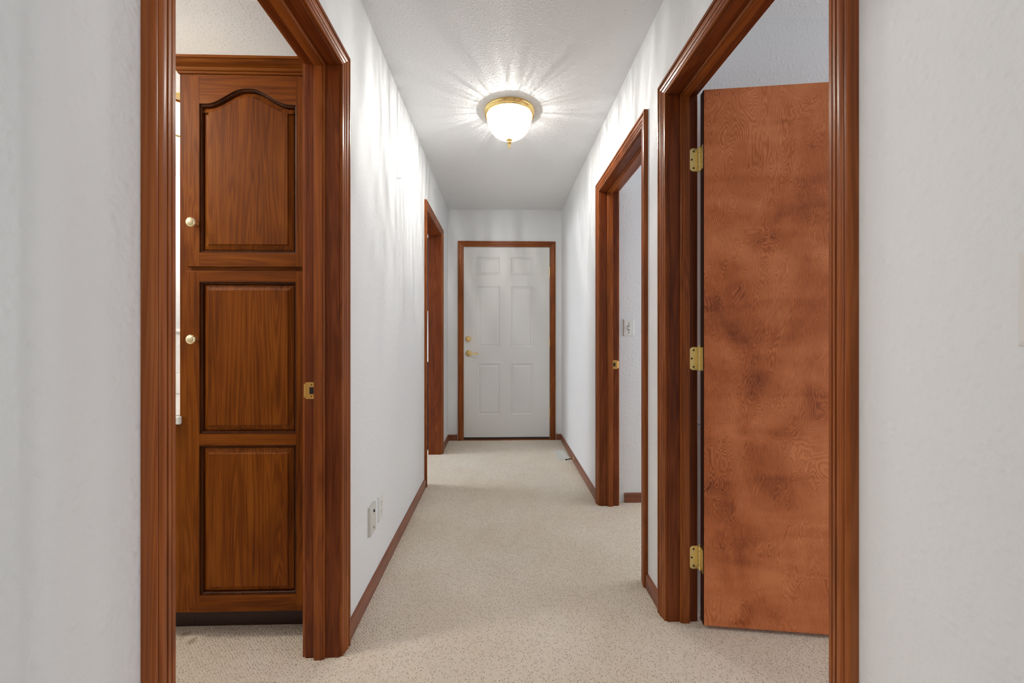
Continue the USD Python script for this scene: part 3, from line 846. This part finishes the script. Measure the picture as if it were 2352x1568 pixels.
# ------------------------------------------------------------------ plates on the walls
def plate_box(axis, at, out, a, z, w, h, t, ch=.004, mat_="plate_plastic"):
    """Bevelled wall plate centred at (a, z) on the plane axis=at, standing out by t."""
    pg = np.array([(-w / 2, -h / 2), (w / 2, -h / 2), (w / 2, h / 2), (-w / 2, h / 2)])
    rings = []
    for ins, q in ((0, 0), (0, t * .45), (ch * .4, t * .85), (ch, t)):
        r = inset(pg, ins)
        rings.append([(at + out * q, a + i, z + j) if axis == 0 else (a + i, at + out * q, z + j) for i, j in r])
    m = loft(rings)
    m.fix_normals()
    return m


def small(axis, at, out, a, z, w, h, q0, q1, c=.0008):
    x = sorted((at + out * q0, at + out * q1))
    return cbox(x[0], x[1], a - w / 2, a + w / 2, z - h / 2, z + h / 2, c) if axis == 0 else cbox(a - w / 2, a + w / 2, x[0], x[1], z - h / 2, z + h / 2, c)


def dot(axis, at, out, a, z, r, q):
    x0, x1 = at, at + out * q
    return rod((x0, a, z), (x1, a, z), r, 14) if axis == 0 else rod((a, x0, z), (a, x1, z), r, 14)


def pos(axis, at, a, z):
    return (at, a, z) if axis == 0 else (a, at, z)


# two stacked toggles in the passage
ax, at, out = 1, 2.702, -1
q = on_y(1444, 752.5, 2.70)
s = thing("light_switch", "white switch plate with two small toggles, through the second right doorway", "light switch", pos(ax, at, q[0], q[2] - .057))
obj("plate", plate_box(ax, at, out, q[0], q[2], .069, .112, .006), "plate_plastic", s)
for k in (-1, 1):
    obj("toggle", turn(small(ax, at, out, q[0], q[2] + k * .011, .010, .009, .004, .016), (1, 0, 0), 18 * k, (q[0], at, q[2] + k * .011)), "plate_plastic", s)
    obj("toggle_slot", small(ax, at, out, q[0], q[2] + k * .0135, .011, .007, .005, .0066, .0003), "slot_dark", s)
    obj("screw", dot(ax, at, out, q[0], q[2] + k * .0305, .0032, .0068), "screw_dark", s)
# at the far end of the left wall
ax, at, out = 0, XL, 1
s = thing("light_switch", "white switch plate on the left wall just left of the entry door", "light switch", pos(ax, at, 4.11, 1.11))
obj("plate", plate_box(ax, at, out, 4.11, 1.167, .070, .115, .006), "plate_plastic", s)
obj("toggle", small(ax, at, out, 4.11, 1.170, .010, .014, .004, .016), "plate_plastic", s)
for k in (-1, 1):
    obj("screw", dot(ax, at, out, 4.11, 1.167 + k * .030, .003, .0066), "plate_plastic", s)
# at the right edge of the picture
ax, at, out = 0, XR, -1
s = thing("light_switch", "large white switch plate cut off by the picture's right edge", "light switch", pos(ax, at, .435, 1.10))
obj("plate", plate_box(ax, at, out, .433, 1.1585, .117, .115, .007, .005), "plate_plastic", s)
for k in (-1, 1):
    obj("toggle", small(ax, at, out, .433 + k * .023, 1.162, .010, .020, .004, .017), "plate_plastic", s)
    for j in (-1, 1):
        obj("screw", dot(ax, at, out, .433 + k * .023, 1.1585 + j * .030, .0033, .0076), "plate_plastic", s)
# phone jack and outlet low on the left wall
ax, at, out = 0, XL, 1
jz = .333
s = thing("phone_jack", "thick off-white phone jack box low on the left wall, the nearer plate", "phone jack", pos(ax, at, 1.768, jz - .057))
obj("plate", plate_box(ax, at, out, 1.768, jz, .078, .122, .0125, .003), "plate_plastic_ivory", s)
obj("hook", [dot(ax, at, out, 1.772, jz + .034, .006, .0155), small(ax, at, out, 1.778, jz + .029, .006, .004, .0125, .0160)], "slot_dark", s)
obj("hook", [dot(ax, at, out, 1.768, jz - .034, .0038, .0150), small(ax, at, out, 1.775, jz - .040, .006, .003, .0125, .0150)], "register_slot", s)
obj("port", small(ax, at, out, 1.768, jz - .002, .013, .012, .012, .0129, .0003), "plate_plastic_ivory", s)
oz = .327
s = thing("wall_outlet", "white duplex outlet low on the left wall, the farther plate", "outlet", pos(ax, at, 1.905, oz - .057))
obj("plate", plate_box(ax, at, out, 1.905, oz, .070, .115, .006), "plate_plastic", s)
for k in (-1, 1):
    rp = obj("receptacle", small(ax, at, out, 1.905, oz + k * .0195, .034, .028, .005, .0072, .002), "plate_plastic", s)
    for j in (-1, 1):
        obj("slot", small(ax, at, out, 1.905 + j * .0064, oz + k * .0195 + .004, .0024, .008, .006, .0076, .0002), "slot_dark", rp)
    obj("ground_hole", dot(ax, at, out, 1.905, oz + k * .0195 - .008, .0024, .0076), "slot_dark", rp)
obj("screw", dot(ax, at, out, 1.905, oz, .003, .0068), "plate_plastic", s)

# nail left in the left wall
n0 = on_x(911, 409.5, XL)
nb = np.array([XL - .002, n0[1], n0[2]])
n1 = on_y(918.5, 408.5, n0[1] - .004)
nl = rod(nb, (XL + .020, n0[1], n0[2] + .001), .0011, 8)
nh = rod((XL + .0195, n0[1], n0[2] + .001), (XL + .0212, n0[1], n0[2] + .001), .0026, 12)
obj("picture_nail", [nl, nh], "nail_steel", label="small grey nail sticking out of the left wall, high up", cat="nail")

# ------------------------------------------------------------------ floor register and door stop
fx0, fx1, fy0, fy1 = .520, .617, 3.635, 3.945
R = thing("floor_register", "white metal floor vent in the carpet by the right wall, near entry door", "floor vent", ((fx0 + fx1) / 2, (fy0 + fy1) / 2, FLOOR))
fz = FLOOR
fr = mbox(fx0, fx1, fy0, fy1, fz - .002, fz + .006) - mbox(fx0 + .022, fx1 - .022, fy0 + .028, fy1 - .028, fz - .01, fz + .02)
obj("frame", va(fr), "register_enamel", R)
obj("duct", box(fx0 + .021, fx1 - .021, fy0 + .027, fy1 - .027, fz - .002, fz + .001), "register_slot", R)
nsl = 22
for k in range(nsl):
    y = fy0 + .034 + k * (fy1 - fy0 - .068) / (nsl - 1)
    obj("louver", turn(box(fx0 + .021, fx1 - .021, y - .0045, y + .0045, fz + .003, fz + .0045), (1, 0, 0), 28, (0, y, fz + .0037)), "register_enamel", R)
obj("damper_tab", cbox(fx0 + .045, fx0 + .052, fy0 + .012, fy0 + .03, fz + .005, fz + .010, .001), "register_enamel", R)

sy = 3.555; sz = FLOOR + .036
St = thing("spring_door_stop", "bronze spring door stop sticking out of the right baseboard by the vent", "door stop", (XR - .012, sy, sz))
obj("mount", turn(lathe([(0, .007), (.005, .007), (.009, .004), (.0105, 0), (0, 0)], 20), (0, 1, 0), -90) .apply_translation((XR - .011, sy, sz)), "aged_brass", St, smooth=35)
co = []
turns, ln = 15, .052
ts = np.linspace(0, 1, turns * 10)
pp = np.stack([XR - .018 - ln * ts, sy + .0042 * np.cos(2 * np.pi * turns * ts), sz - .010 * ts ** 1.5 + .0042 * np.sin(2 * np.pi * turns * ts)], 1)
for i in range(0, len(pp) - 1):
    co.append(trimesh.creation.cylinder(.0013, segment=[pp[i], pp[i + 1]], sections=5))
obj("spring", co, "dark_bronze", St)
obj("bumper", turn(lathe([(0, .012), (.005, .0115), (.0062, .009), (.0062, 0), (0, 0)], 18), (0, 1, 0), -90).apply_translation((XR - .018 - ln, sy, sz - .010)), "slot_dark", St, smooth=35)

# ------------------------------------------------------------------ kitchen glimpsed through the far left opening
kx0, kx1 = -2.2, -.672
K = thing("base_cabinet", "dark brown kitchen base cabinet glimpsed through the far left opening", "cabinet", ((kx0 + kx1) / 2, 4.25, FLOOR))
obj("body", box(kx0, kx1, 3.97, 4.558, FLOOR + .035, .862), "dark_cabinet", K)
obj("toe_kick", box(kx0, kx1, 4.03, 4.558, FLOOR - .004, FLOOR + .036), "toe_kick_wood", K)
for i in range(3):
    xa = kx0 + .03 + i * .5
    obj("door", cbox(xa, xa + .47, 3.952, 3.971, .07, .66, .003), "dark_cabinet", K)
    obj("drawer", cbox(xa, xa + .47, 3.952, 3.971, .685, .84, .003), "dark_cabinet", K)
obj("kitchen_counter", cbox(kx0, kx1 + .002, 3.945, 4.558, .862, .880, .003), "laminate", label="white counter on the dark base cabinet in the far left room", cat="countertop")
K = thing("wall_cabinet", "dark brown kitchen wall cabinet high up through the far left opening", "cabinet", ((kx0 + kx1) / 2, 4.4, 1.37))
obj("body", box(kx0, kx1, 4.26, 4.558, 1.385, 2.12), "dark_cabinet", K)
obj("light_rail", cbox(kx0, kx1, 4.245, 4.265, 1.375, 1.392, .002), "cabinet_wood_x", K)
for i in range(3):
    xa = kx0 + .03 + i * .5
    obj("door", cbox(xa, xa + .47, 4.241, 4.261, 1.41, 2.10, .003), "dark_cabinet", K)

# ------------------------------------------------------------------ things just showing in the gap behind the open door
bx, by = .795, 1.662
obj("storage_bin", lathe([(0, FLOOR), (.026, FLOOR), (.028, .3), (.031, .748), (.0325, .750), (.030, .752), (.028, .745), (.026, .02), (0, .02)], 24, (bx, by, 0)), "white_plastic", smooth=40,
    label="slim white plastic tube standing behind the open brown door", cat="bin")
obj("curtain_rod", [rod((bx + .012, by, .03), (bx - .016, by + .004, .80), .0045, 12), rod((bx - .016, by + .004, .80), (bx - .0167, by + .004, .815), .0065, 12)], "dark_steel", smooth=40,
    label="thin dark rod leaning in the white tube behind the open door", cat="rod")

DONE = True
